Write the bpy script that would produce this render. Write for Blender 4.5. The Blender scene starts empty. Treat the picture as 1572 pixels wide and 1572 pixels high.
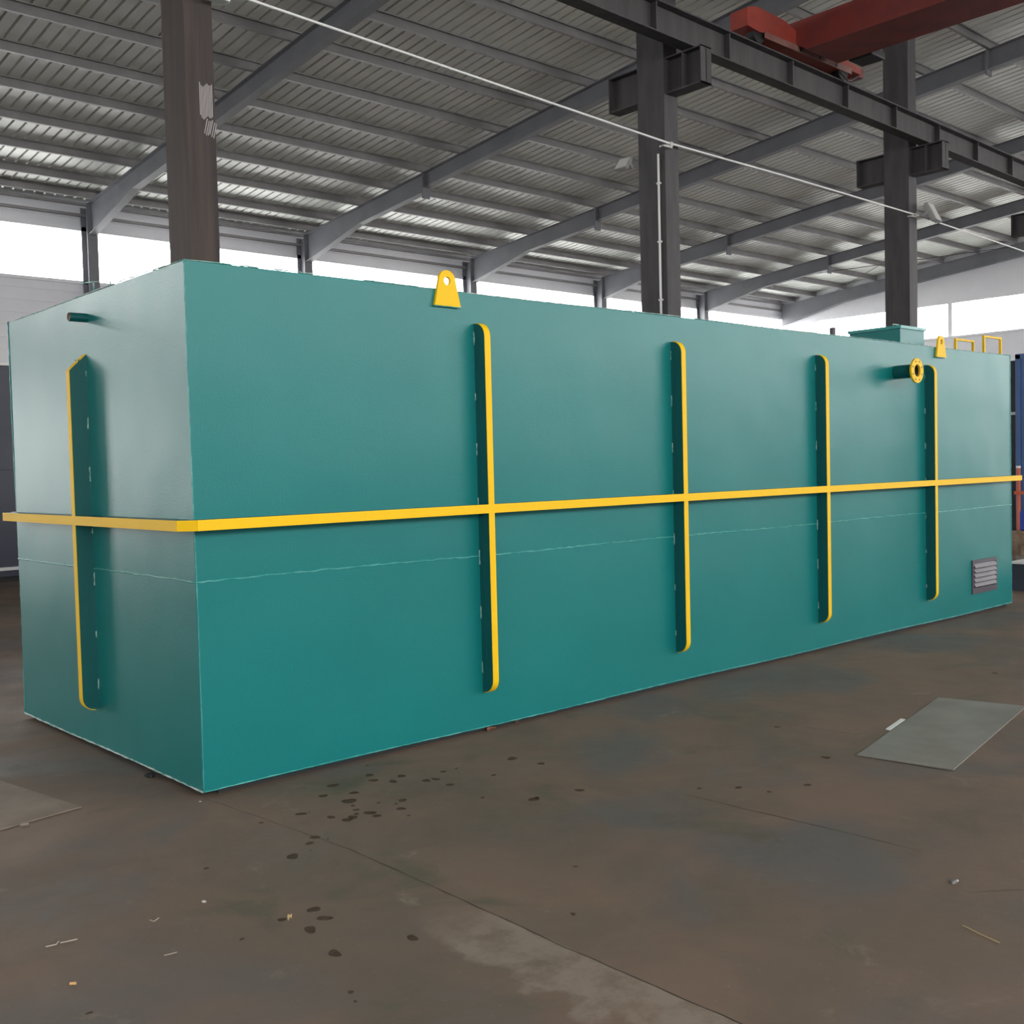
import bpy, math, random
from mathutils import Vector, Matrix
random.seed(7)
S = bpy.context.scene
COL = S.collection

# ---------------------------------------------------------------- camera
cam_d = bpy.data.cameras.new('camera')
cam = bpy.data.objects.new('camera', cam_d); COL.objects.link(cam)
cam.location = (-2.4681, -5.1378, 1.6235)
cam.rotation_euler = (1.529372, 0.024566, -0.734736)
cam_d.sensor_width = 36; cam_d.lens = 38.130; cam_d.clip_start = .05; cam_d.clip_end = 500
S.camera = cam

# ---------------------------------------------------------------- world, light, exposure
SKY_STRENGTH = 1.0
EXPOSURE = 2.76
w = bpy.data.worlds.new('world'); S.world = w; w.use_nodes = True
bg = w.node_tree.nodes['Background']
bg.inputs[1].default_value = SKY_STRENGTH
# overcast sky, brighter on the side of the hidden sun (behind the back wall)
_n = w.node_tree.nodes; _l = w.node_tree.links
_tc = _n.new('ShaderNodeTexCoord'); _dt = _n.new('ShaderNodeVectorMath'); _dt.operation = 'DOT_PRODUCT'
_dt.inputs[1].default_value = (0.50, 0.85, 0.15); _l.new(_tc.outputs['Generated'], _dt.inputs[0])
_cr = _n.new('ShaderNodeValToRGB'); _mr = _n.new('ShaderNodeMapRange'); _mr.inputs[1].default_value = -1; _mr.inputs[2].default_value = 1
_l.new(_dt.outputs['Value'], _mr.inputs[0]); _l.new(_mr.outputs[0], _cr.inputs[0])
_cr.color_ramp.elements[0].position = .25; _cr.color_ramp.elements[0].color = (1.05, 1.03, 1.0, 1)
_cr.color_ramp.elements[1].position = .85; _cr.color_ramp.elements[1].color = (2.45, 2.45, 2.4, 1)
_l.new(_cr.outputs[0], bg.inputs[0])
S.view_settings.view_transform = 'Standard'; S.view_settings.look = 'None'
S.view_settings.gamma = 1; S.view_settings.use_curve_mapping = False
S.view_settings.exposure = EXPOSURE
S.cycles.max_bounces = 10; S.cycles.diffuse_bounces = 5; S.cycles.glossy_bounces = 4
S.cycles.volume_bounces = 1; S.cycles.sample_clamp_indirect = 3

def daylight_portal(loc, rot, sx, sy):
    d = bpy.data.lights.new('daylight_portal', 'AREA'); d.shape = 'RECTANGLE'; d.size = sx; d.size_y = sy
    d.cycles.is_portal = True
    o = bpy.data.objects.new('daylight_portal', d); COL.objects.link(o)
    o.location = loc; o.rotation_euler = rot
XL, XR, YF, YB = -22.0, 38.0, -16.0, 22.0
WIN = {'back': (6.46, 7.73), 'front': (4.6, 7.5), 'side': (6.18, 7.45)}
H90 = math.pi / 2
daylight_portal(((XL+XR)/2, YB+.1, 7.1), (-H90, 0, 0), XR-XL, 1.3)
daylight_portal(((XL+XR)/2, YF-.1, 6.3), (H90, 0, 0), XR-XL, 3.4)
daylight_portal((XR+.1, 3, 6.8), (0, H90, 0), 1.3, YB-YF)
daylight_portal((XR+.1, -2.5, 2.6), (0, H90, 0), 5.2, 7)       # unseen doorway added in the far end wall to light the roof
daylight_portal((-7.5, YB+.1, 1.9), (-H90, 0, 0), 3, 3.8)      # open goods door in the back wall
daylight_portal((-8, YF-.1, 2.3), (H90, 0, 0), 8, 4.6)        # doorway added behind the camera to light the tank front

# ---------------------------------------------------------------- helpers
class MB:
    def __init__(s): s.v = []; s.f = []; s.m = []
    def add(s, vs, fs, mi=0):
        b = len(s.v); s.v += [tuple(v) for v in vs]
        for f in fs: s.f.append([b+i for i in f]); s.m.append(mi)
        return s
    def box(s, a, b, mi=0):
        x0, y0, z0 = a; x1, y1, z1 = b
        if x0 > x1: x0, x1 = x1, x0
        if y0 > y1: y0, y1 = y1, y0
        if z0 > z1: z0, z1 = z1, z0
        return s.add([(x0,y0,z0),(x1,y0,z0),(x1,y1,z0),(x0,y1,z0),(x0,y0,z1),(x1,y0,z1),(x1,y1,z1),(x0,y1,z1)],
              [(0,3,2,1),(4,5,6,7),(0,1,5,4),(1,2,6,5),(2,3,7,6),(3,0,4,7)], mi)
    def prism(s, pts, off, mi=0):
        """closed polygon (3-D points) swept by vector off"""
        n = len(pts); o = Vector(off)
        vs = [Vector(p) for p in pts] + [Vector(p)+o for p in pts]
        fs = [list(range(n))[::-1], list(range(n, 2*n))] + [[i, (i+1) % n, n+(i+1) % n, n+i] for i in range(n)]
        return s.add(vs, fs, mi)
    def beam(s, p, q, w, h, up=(0,0,1), mi=0):
        p = Vector(p); q = Vector(q); d = (q-p).normalized(); u = Vector(up)
        r = d.cross(u).normalized(); u = r.cross(d).normalized()
        c = [r*a*w/2 + u*b*h/2 for a, b in ((-1,-1),(1,-1),(1,1),(-1,1))]
        return s.prism([p+k for k in c], q-p, mi)
    def tube(s, pts, r, n=10, mi=0, cap=True):
        pts = [Vector(p) for p in pts]; b = len(s.v); u = None
        for i, p in enumerate(pts):
            d = (pts[min(i+1, len(pts)-1)] - pts[max(i-1, 0)]).normalized()
            if u is None:
                u = d.orthogonal().normalized()
            u = (u - d*u.dot(d)).normalized(); v = d.cross(u)
            rr = r[i] if isinstance(r, (list, tuple)) else r
            for k in range(n):
                a = 2*math.pi*k/n
                s.v.append(tuple(p + (u*math.cos(a)+v*math.sin(a))*rr))
        for i in range(len(pts)-1):
            for k in range(n):
                s.f.append([b+i*n+k, b+i*n+(k+1) % n, b+(i+1)*n+(k+1) % n, b+(i+1)*n+k]); s.m.append(mi)
        if cap:
            s.f.append([b+k for k in range(n)][::-1]); s.m.append(mi)
            s.f.append([b+(len(pts)-1)*n+k for k in range(n)]); s.m.append(mi)
        return s
    def ring(s, c, ax, r0, r1, t, n=32, mi=0):
        """flat annulus of thickness t along ax, holes handled separately"""
        c = Vector(c); ax = Vector(ax).normalized(); u = ax.orthogonal().normalized(); v = ax.cross(u)
        b = len(s.v)
        for k in range(n):
            a = 2*math.pi*k/n; d = u*math.cos(a)+v*math.sin(a)
            for (rr, tt) in ((r0, 0), (r1, 0), (r1, t), (r0, t)): s.v.append(tuple(c+d*rr+ax*tt))
        for k in range(n):
            a = b+4*k; e = b+4*((k+1) % n)
            for i in range(4): s.f.append([a+i, a+(i+1) % 4, e+(i+1) % 4, e+i]); s.m.append(mi)
        return s
    def build(s, name, mats, parent=None, smooth=False, bevel=0):
        me = bpy.data.meshes.new(name); me.from_pydata(s.v, [], s.f)
        if not isinstance(mats, (list, tuple)): mats = [mats]
        for m in mats: me.materials.append(m)
        for p, mi in zip(me.polygons, s.m): p.material_index = mi; p.use_smooth = smooth
        import bmesh
        bm = bmesh.new(); bm.from_mesh(me); bmesh.ops.recalc_face_normals(bm, faces=bm.faces); bm.to_mesh(me); bm.free()
        o = bpy.data.objects.new(name, me); COL.objects.link(o)
        if parent is not None:
            o.parent = parent
            if parent.type == 'EMPTY' or parent.parent is not None:
                q = parent; off = Vector((0,0,0))
                while q is not None: off += q.location; q = q.parent
                if off.length > 0:
                    me.transform(Matrix.Translation(-off))
        if bevel:
            b = o.modifiers.new('bevel', 'BEVEL'); b.width = bevel; b.segments = 2; b.limit_method = 'ANGLE'
        return o
def tag(o, label, cat, group=None, kind=None):
    o['label'] = label
    if cat: o['category'] = cat
    if group: o['group'] = group
    if kind: o['kind'] = kind
    return o
def thing(name, label, cat, loc=(0,0,0), group=None):
    o = bpy.data.objects.new(name, None); COL.objects.link(o); o.location = loc
    o.empty_display_size = .2
    return tag(o, label, cat, group)
def struct(name, mb, mat, label=None):
    o = mb.build(name, mat); o['kind'] = 'structure'
    if label: o['label'] = label
    return o

# ---------------------------------------------------------------- materials
def mat(name, col, rough=.5, metal=0., spec=.5, col2=None, nscale=3., lo=.4, hi=.65, bump=0., bscale=40., rvar=0., stretch=None, emit=None):
    m = bpy.data.materials.new(name); m.use_nodes = True; nt = m.node_tree; N = nt.nodes; L = nt.links
    b = N['Principled BSDF']; b.inputs['Base Color'].default_value = (*col, 1)
    b.inputs['Roughness'].default_value = rough; b.inputs['Metallic'].default_value = metal
    b.inputs['Specular IOR Level'].default_value = spec
    tc = N.new('ShaderNodeTexCoord'); src = tc.outputs['Object']
    if stretch:
        mp = N.new('ShaderNodeMapping'); mp.inputs['Scale'].default_value = stretch; L.new(src, mp.inputs[0]); src = mp.outputs[0]
    if col2 is not None:
        n = N.new('ShaderNodeTexNoise'); n.inputs['Scale'].default_value = nscale; n.inputs['Detail'].default_value = 6
        n.inputs['Roughness'].default_value = .6; L.new(src, n.inputs['Vector'])
        mr = N.new('ShaderNodeMapRange'); mr.inputs[1].default_value = lo; mr.inputs[2].default_value = hi; L.new(n.outputs[0], mr.inputs[0])
        mx = N.new('ShaderNodeMix'); mx.data_type = 'RGBA'; mx.inputs[6].default_value = (*col, 1); mx.inputs[7].default_value = (*col2, 1)
        L.new(mr.outputs[0], mx.inputs[0]); L.new(mx.outputs[2], b.inputs['Base Color'])
        if rvar:
            r = N.new('ShaderNodeMapRange'); r.inputs[3].default_value = rough-rvar; r.inputs[4].default_value = rough+rvar
            L.new(n.outputs[0], r.inputs[0]); r.inputs[1].default_value = .3; r.inputs[2].default_value = .7; L.new(r.outputs[0], b.inputs['Roughness'])
    if bump:
        n2 = N.new('ShaderNodeTexNoise'); n2.inputs['Scale'].default_value = bscale; n2.inputs['Detail'].default_value = 4; L.new(tc.outputs['Object'], n2.inputs['Vector'])
        bp = N.new('ShaderNodeBump'); bp.inputs['Strength'].default_value = bump; bp.inputs['Distance'].default_value = .01
        L.new(n2.outputs[0], bp.inputs['Height']); L.new(bp.outputs[0], b.inputs['Normal'])
    return m

TEAL = (0.002, 0.15, 0.145)
def tank_paint():
    m = mat('teal_tank_paint', TEAL, rough=.37, spec=.42)
    nt = m.node_tree; N = nt.nodes; L = nt.links; b = N['Principled BSDF']; tc = N.new('ShaderNodeTexCoord')
    n0 = N.new('ShaderNodeTexNoise'); n0.inputs['Scale'].default_value = 1.3; n0.inputs['Detail'].default_value = 3; L.new(tc.outputs['Object'], n0.inputs['Vector'])
    mx = N.new('ShaderNodeMix'); mx.data_type = 'RGBA'; mx.inputs[6].default_value = (0.002, 0.158, 0.160, 1); mx.inputs[7].default_value = (0.002, 0.192, 0.190, 1)
    L.new(n0.outputs[0], mx.inputs[0]); L.new(mx.outputs[2], b.inputs['Base Color'])
    n1 = N.new('ShaderNodeTexNoise'); n1.inputs['Scale'].default_value = 90; n1.inputs['Detail'].default_value = 3; L.new(tc.outputs['Object'], n1.inputs['Vector'])
    n2 = N.new('ShaderNodeTexNoise'); n2.inputs['Scale'].default_value = 1.6; n2.inputs['Detail'].default_value = 1; L.new(tc.outputs['Object'], n2.inputs['Vector'])
    b1 = N.new('ShaderNodeBump'); b1.inputs['Strength'].default_value = .25; b1.inputs['Distance'].default_value = .003; L.new(n1.outputs[0], b1.inputs['Height'])
    b2 = N.new('ShaderNodeBump'); b2.inputs['Strength'].default_value = .35; b2.inputs['Distance'].default_value = .03; L.new(n2.outputs[0], b2.inputs['Height'])
    L.new(b2.outputs[0], b1.inputs['Normal']); L.new(b1.outputs[0], b.inputs['Normal'])
    return m
M = {}
M['teal'] = tank_paint()
M['tealshade'] = mat('teal_darkened_for_shade', (.002, .088, .090), rough=.4, bump=.15, bscale=60)  # tank teal darkened, puts the shade on the rib sides into the colour
M['yellow'] = mat('yellow_edge_paint', (.88, .54, .002), rough=.55, spec=.3, bump=.06, bscale=90)
M['bead'] = mat('painted_weld_bead', (.01, .24, .23), rough=.3, col2=(.10, .40, .38), nscale=8, lo=.4, hi=.65, bump=.3, bscale=120)
M['worn'] = mat('worn_painted_edge', (.01, .24, .21), rough=.4, col2=(.40, .50, .47), nscale=16, lo=.36, hi=.58, bump=.4, bscale=90)
M['steel'] = mat('dark_primer_steel', (.045, .042, .047), rough=.6, spec=.35, col2=(.068, .063, .066), nscale=2.2, bump=.05, bscale=30, stretch=(3, 3, .5))
M['rust'] = mat('brown_primer_steel', (.052, .044, .044), rough=.7, spec=.2, col2=(.088, .066, .058), nscale=1.3, lo=.38, hi=.66, bump=.05, bscale=30, stretch=(6, 6, .35))
M['rafter'] = mat('grey_painted_rafter', (.17, .175, .20), rough=.5, col2=(.20, .205, .225), nscale=1.5)
M['purlin'] = mat('galvanised_purlin', (.26, .255, .26), rough=.42, metal=.3, col2=(.32, .31, .31), nscale=2)
M['sheet'] = mat('galvanised_roof_sheet', (.74, .76, .72), rough=.42, metal=.2, col2=(.82, .84, .80), nscale=.6, rvar=.06)
M['wall'] = mat('pale_wall_sheet', (.80, .81, .86), rough=.55, col2=(.85, .86, .90), nscale=.8)
M['black'] = mat('black_parts_and_shade', (.015, .015, .017), rough=.6)
M['white'] = mat('white_paint', (.75, .75, .75), rough=.4)
M['red'] = mat('red_crane_paint', (.20, .030, .024), rough=.5, col2=(.13, .024, .021), nscale=2.5)
M['truck'] = mat('red_end_truck_paint', (.34, .05, .034), rough=.5, col2=(.24, .035, .026), nscale=3)
M['pink'] = mat('faded_red_plate', (.24, .13, .11), rough=.6, col2=(.18, .07, .06), nscale=5)
M['rail'] = mat('rusty_rail', (.10, .075, .05), rough=.6, col2=(.06, .05, .045), nscale=5)
M['pipe'] = mat('bare_pipe_end', (.30, .20, .15), rough=.6, col2=(.16, .12, .1), nscale=20)
M['dark'] = mat('dark_interior', (.02, .025, .025), rough=.7)
M['vent'] = mat('grey_vent_plastic', (.070, .060, .080), rough=.5)
M['navy'] = mat('slate_blue_container', (.045, .050, .075), rough=.45, col2=(.055, .06, .09), nscale=1)
M['blue'] = mat('blue_container_paint', (.05, .12, .30), rough=.4, col2=(.06, .14, .33), nscale=1)
M['blue2'] = mat('blue_cabinet_paint', (.03, .07, .42), rough=.4)
M['orange'] = mat('orange_post_paint', (.55, .12, .05), rough=.5)
M['wood'] = mat('old_timber', (.22, .14, .09), rough=.8, col2=(.34, .24, .18), nscale=9)
M['concrete'] = mat('broken_concrete', (.24, .21, .18), rough=.9, bump=.6, bscale=40)
M['plate'] = mat('bare_steel_plate', (.24, .215, .195), rough=.40, col2=(.20, .18, .16), nscale=2.2, rvar=.06)
M['plate2'] = mat('dusty_steel_plate', (.19, .148, .118), rough=.8, col2=(.25, .20, .165), nscale=3.5)
M['straw'] = mat('dry_straw', (.55, .42, .20), rough=.8)
M['leaf'] = mat('dry_leaf', (.30, .12, .06), rough=.8, col2=(.42, .20, .12), nscale=30)
M['cork'] = mat('tan_filter_paper', (.60, .36, .15), rough=.8)
M['foil'] = mat('crumpled_foil', (.22, .21, .22), rough=.4, metal=.6)
M['twig'] = mat('pale_splinter', (.50, .45, .38), rough=.8)
M['lampglass'] = mat('unlit_lamp_glass', (.62, .62, .60), rough=.25)
M['alu'] = mat('grey_alu', (.45, .45, .44), rough=.4, metal=.5)

def floor_mat():
    m = bpy.data.materials.new('stained_concrete_floor'); m.use_nodes = True; nt = m.node_tree; N = nt.nodes; L = nt.links
    b = N['Principled BSDF']; tc = N.new('ShaderNodeTexCoord'); src = tc.outputs['Object']
    def noise(sc, det=6, rough=.6, dist=0., mp=None):
        n = N.new('ShaderNodeTexNoise'); n.inputs['Scale'].default_value = sc; n.inputs['Detail'].default_value = det
        n.inputs['Roughness'].default_value = rough; n.inputs['Distortion'].default_value = dist
        if mp:
            q = N.new('ShaderNodeMapping'); q.inputs['Scale'].default_value = mp[0]; q.inputs['Rotation'].default_value = (0,0,mp[1]); q.inputs['Location'].default_value = mp[2]
            L.new(src, q.inputs[0]); L.new(q.outputs[0], n.inputs['Vector'])
        else: L.new(src, n.inputs['Vector'])
        return n.outputs[0]
    def rng(x, lo, hi, a=0., c=1.):
        r = N.new('ShaderNodeMapRange'); r.interpolation_type = 'SMOOTHSTEP'
        for i, v in zip((1,2,3,4), (lo,hi,a,c)): r.inputs[i].default_value = v
        L.new(x, r.inputs[0]); return r.outputs[0]
    def mix(f, a, c):
        x = N.new('ShaderNodeMix'); x.data_type = 'RGBA'
        for s_, v in ((6,a),(7,c)):
            if isinstance(v, tuple): x.inputs[s_].default_value = (*v, 1)
            else: L.new(v, x.inputs[s_])
        L.new(f, x.inputs[0]); return x.outputs[2]
    c = mix(rng(noise(1.1, 5, .55, .6), .38, .62), (.150, .116, .091), (.185, .131, .100))     # grey-brown to rust brown
    c = mix(rng(noise(.75, 4, .5, .4, ((1,1,1), .4, (5,2,0))), .50, .68), c, (.128, .117, .110))  # slate grey patches
    c = mix(rng(noise(1.7, 5, .6, .5, ((1,1,1), 0, (9,4,0))), .56, .74), c, (.112, .102, .074))   # greenish dark patches
    c = mix(rng(noise(2.6, 8, .7, .3, ((1,1,1), 0, (1,14,0))), .60, .78), c, (.27, .22, .18))   # pale scuffs
    c = mix(rng(noise(34, 3, .6), .66, .80), c, (.24, .205, .17))                               # grit
    # pale re-laid strip of concrete along the main joint, with a ragged border
    sp = N.new('ShaderNodeSeparateXYZ'); L.new(src, sp.inputs[0])
    def mul(a, b_):
        q = N.new('ShaderNodeMath'); q.operation = 'MULTIPLY'; L.new(a, q.inputs[0]); L.new(b_, q.inputs[1]); return q.outputs[0]
    def add(a, b_):
        q = N.new('ShaderNodeMath'); q.operation = 'ADD'; L.new(a, q.inputs[0]); L.new(b_, q.inputs[1]); return q.outputs[0]
    jit = rng(noise(5, 5, .6), .2, .8, -.10, .10)
    f = mul(mul(rng(add(sp.outputs[0], jit), -.20, -.12), rng(sp.outputs[0], .098, .102, 1, 0)), rng(add(sp.outputs[1], jit), -2.3, -1.9, 1, 0))
    f = mul(f, rng(noise(9, 6, .65), .3, .6, .15, .8))
    c = mix(f, c, (.27, .225, .185))
    L.new(c, b.inputs['Base Color'])
    L.new(rng(noise(1.4, 6, .6, .4, ((1,1,1), 0, (3,7,0))), .3, .7, .58, .85), b.inputs['Roughness'])
    b.inputs['Specular IOR Level'].default_value = .28
    bp = N.new('ShaderNodeBump'); bp.inputs['Strength'].default_value = .25; bp.inputs['Distance'].default_value = .006
    L.new(noise(28, 6, .65), bp.inputs['Height']); L.new(bp.outputs[0], b.inputs['Normal'])
    return m
M['floor'] = floor_mat()
M['oil'] = mat('dark_damp_spot', (.060, .042, .028), rough=.8, spec=.15, col2=(.085, .060, .042), nscale=30)
M['joint'] = mat('dark_floor_joint', (.030, .022, .016), rough=.8)

# ---------------------------------------------------------------- floor
FZ = -0.03
fl = MB(); fl.box((XL, YF, FZ-.3), (XR, YB, FZ), 0)
def blob(mb, x, y, r, z, mi):
    n = 14; ph = random.random()*6; pts = []
    ex = random.uniform(.8, 1.15); a0 = random.random()*3
    for k in range(n):
        a = 2*math.pi*k/n
        q = r*(1+.14*math.sin(2*a+ph)+.09*math.sin(3*a+ph*2)+random.uniform(-.07, .07))
        px, py = q*math.cos(a)*ex, q*math.sin(a)/ex
        pts.append((x+px*math.cos(a0)-py*math.sin(a0), y+px*math.sin(a0)+py*math.cos(a0), z))
    mb.prism(pts, (0,0,-.002), mi)
SPOTS = [(0.835,-0.264,0.016),(0.794,-0.363,0.016),(0.591,-0.284,0.019),(0.456,-0.403,0.014),(0.596,-0.474,0.015),(0.499,-0.573,0.024),(0.471,-0.649,0.007),(0.446,-0.717,0.010),(0.224,-0.575,0.015),(0.297,-0.724,0.013),(0.33,-0.815,0.017),(0.37,-0.80,0.016),(0.466,-0.807,0.018),(0.462,-0.866,0.014),(0.41,-0.771,0.008),(0.694,-0.76,0.015),(0.608,-0.864,0.014),(0.946,-0.406,0.016),(0.855,-0.456,0.016),(0.986,-0.574,0.015),(1.037,-0.589,0.014),(1.155,-0.508,0.011),(1.026,-0.726,0.014),(1.589,-0.589,0.02),(1.63,-0.784,0.014),(1.298,-0.761,0.01),(1.42,-1.288,0.015),(1.0,-1.019,0.007),(1.155,-1.228,0.018),(1.185,-1.22,0.010),(0.571,-0.976,0.006),(0.587,-0.705,0.006),(0.638,-0.783,0.006),(0.089,-0.914,0.014),(0.031,-0.966,0.012),(-0.109,-1.055,0.019),(0.02,-0.551,0.007),(-0.347,-1.612,0.016),(-0.363,-1.709,0.016),(-0.454,-1.759,0.017),(-0.482,-1.608,0.010),(-0.234,-2.08,0.014),(-0.497,-1.987,0.016),(-0.613,-2.259,0.007),(0.31,-2.339,0.007),(-0.637,-2.321,0.004),(0.265,-0.582,0.003),(0.119,-0.976,0.004),(0.939,-0.094,0.006),(1.245,-0.509,0.006),(0.654,-2.011,0.006),(-0.014,-1.051,0.003),(2.79,-1.857,0.017),(2.005,-1.841,0.012),(2.278,-2.069,0.012),(1.859,-1.708,0.008),(3.203,-1.259,0.013),(2.049,-1.996,0.008),(5.708,-1.501,0.014),(-0.439,-0.913,0.007),(-1.265,-1.796,0.006),(-0.669,-1.653,0.006)]
for x, y, r in SPOTS: blob(fl, x, y, r*1.55, FZ+.0006, 1)
def crack(mb, pts, wd, z=FZ+.0004):
    P_ = []
    for (a, b) in zip(pts[:-1], pts[1:]):
        n = max(2, int(math.dist(a, b)/.06))
        for i in range(n): P_.append((a[0]+(b[0]-a[0])*i/n, a[1]+(b[1]-a[1])*i/n))
    P_.append(pts[-1])
    L_, R_ = [], []
    for i, p in enumerate(P_):
        q = P_[min(i+1, len(P_)-1)]; o = P_[max(i-1, 0)]
        d = Vector((q[0]-o[0], q[1]-o[1])).normalized(); nrm = Vector((-d.y, d.x))
        t = i/(len(P_)-1); ww = wd*(.35+.65*math.sin(math.pi*min(1, max(0, t)))**.7)*random.uniform(.5, 1.1)
        j = random.uniform(-.0025, .0025)
        L_.append((p[0]+nrm.x*(ww/2+j), p[1]+nrm.y*(ww/2+j), z)); R_.append((p[0]-nrm.x*(ww/2-j), p[1]-nrm.y*(ww/2-j), z))
    b = len(mb.v); n = len(P_); mb.v += L_ + R_
    for i in range(n-1): mb.f.append([b+i, b+i+1, b+n+i+1, b+n+i]); mb.m.append(2)
crack(fl, [(.007, .02), (.057, -.479), (.114, -1.175), (.106, -1.905), (.094, -2.521), (.10, -3.3), (.10, -4.2)], .0065)
crack(fl, [(1.73, -1.70), (1.745, -2.056), (1.775, -2.5), (1.789, -2.93)], .009)
crack(fl, [(3.30, -1.3), (3.36, -1.75)], .006)
crack(fl, [(1.50, -3.27), (1.62, -3.36), (1.69, -3.42)], .006)
crack(fl, [(2.93, -1.975), (2.97, -2.25), (3.0, -2.49)], .012)  # thin dark line along the short left edge of the steel plate
for yy in (-8.3, -12): crack(fl, [(-20, yy), (36, yy)], .012)
crack(fl, [(.1, -4.2), (.1, -15.8)], .008)
crack(fl, [(10.3, -15.8), (10.3, -.4)], .010)
floor = struct('floor', fl, [M['floor'], M['oil'], M['joint']], 'brown grey stained concrete workshop floor with dark damp spots')
gm = MB(); gm.box((-120, -110, FZ-.5), (140, 120, FZ-.32))
M['yard'] = mat('concrete_yard', (.35, .35, .34), rough=.9, col2=(.3, .3, .3), nscale=.3)
struct('ground', gm, M['yard'])

# ---------------------------------------------------------------- building shell
YR = -6.0                                              # ridge line
def zt(y):                                             # top of rafters
    return 8.58 + (18.95-y)*.098 if y >= YR else 8.58 + (18.95-YR)*.098 - (YR-y)*.098
ZS = .20                                               # purlin height, sheets lie above
TH = .12
def wall_along_x(name, y0, y1, spans):
    mb = MB()
    for (x0, x1, z0, z1) in spans: mb.box((x0, y0, z0), (x1, y1, z1))
    return struct(name, mb, M['wall'])
eb = zt(YB)+ZS+.03; ef = zt(YF)+ZS
wb = [(XL, -9, FZ, 6.46), (-9, -6, 3.8, 6.46), (-6, XR, FZ, 6.46), (XL, XR, 7.73, eb)]
# horizontal sheeting ribs and girts on the inside of the upper back wall
back = MB()
for (x0, x1, z0, z1) in wb: back.box((x0, YB, z0), (x1, YB+TH, z1))
z = .2
while z < eb-.1:
    if not (6.35 < z < 7.8):
        for (x0, x1) in ([(XL, XR)] if z > 5 else [(XL, -9), (-6, XR)]): back.box((x0, YB-.02, z), (x1, YB, z+.03))
    z += .3
struct('wall_back', back, M['wall'])
front = MB()
for (x0, x1, z0, z1) in [(XL, -12, FZ, 4.6), (-4, XR, FZ, 4.6), (XL, XR, 8.0, ef)]: front.box((x0, YF-TH, z0), (x1, YF, z1))  # low gap is the doorway added to light the tank front
struct('wall_front', front, M['wall'])
def gable(name, x0, x1, door=None, strip=True):
    mb = MB()
    if door:
        mb.box((x0, YF, FZ), (x1, door[0], 6.18)); mb.box((x0, door[1], FZ), (x1, YB, 6.18)); mb.box((x0, door[0], door[2]), (x1, door[1], 6.18))
    else: mb.box((x0, YF, FZ), (x1, YB, 6.18))
    if not strip: mb.box((x0, YF, 6.18), (x1, YB, 7.45))
    else: mb.box((x0, YB-1.7, 6.18), (x1, YB, 7.45)); mb.box((x0, YF, 6.18), (x1, YF+1, 7.45))
    mb.prism([(x0, YF, 7.45), (x0, YB, 7.45), (x0, YB, zt(YB)+ZS), (x0, YR, zt(YR)+ZS), (x0, YF, zt(YF)+ZS)], (x1-x0, 0, 0))
    for yy in [] if not strip else [YF+1+5.9*k for k in range(1, 6)]: mb.box((x0, yy-.08, 6.18), (x1, yy+.08, 7.45))
    return struct(name, mb, M['wall'])
gable('wall_right', XR, XR+TH, (-6, 1, 5.2))  # doorway added out of view to brighten the roof
gable('wall_left', XL-TH, XL, None, False)
tr = MB(); tr.box((XL, YB-.06, 6.40), (XR, YB+TH+.02, 6.48)); struct('trim_1', tr, M['wall'])
tr = MB(); tr.box((XL, YB-.06, 7.70), (XR, YB+TH+.02, 7.80)); struct('trim_2', tr, M['wall'])
tr = MB(); tr.box((XR-.06, YF+.1, 6.12), (XR+TH, YB-1.7, 6.20)); struct('trim_3', tr, M['wall'])
for k, z0 in enumerate((8.05, 8.32)):
    g = MB(); g.box((XL, YB-.12, z0), (XR, YB-.02, z0+.06)); struct('trim_%d' % (4+k), g, M['purlin'])

# ribbed roof sheet with real trapezoid ribs running down the slope
rf = MB(); pitch = .24
prof = []; x = XL
while x < XR-.01:
    prof += [(x, 0), (x+.19, 0), (x+.192, .065), (x+.238, .065)]
    x += pitch
prof.append((XR, 0))
for (ya, yb) in ((YR, YB+.1), (YF-.1, YR)):
    b = len(rf.v); n = len(prof)
    rf.v += [(px, ya, zt(ya)+ZS+pz) for px, pz in prof] + [(px, yb, zt(yb)+ZS+pz) for px, pz in prof]
    for i in range(n-1): rf.f.append([b+i, b+i+1, b+n+i+1, b+n+i]); rf.m.append(0)
ceil = struct('ceiling', rf, M['sheet'], 'grey ribbed steel roof sheets')
so = ceil.modifiers.new('thick', 'SOLIDIFY'); so.thickness = .006; so.offset = 1

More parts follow.
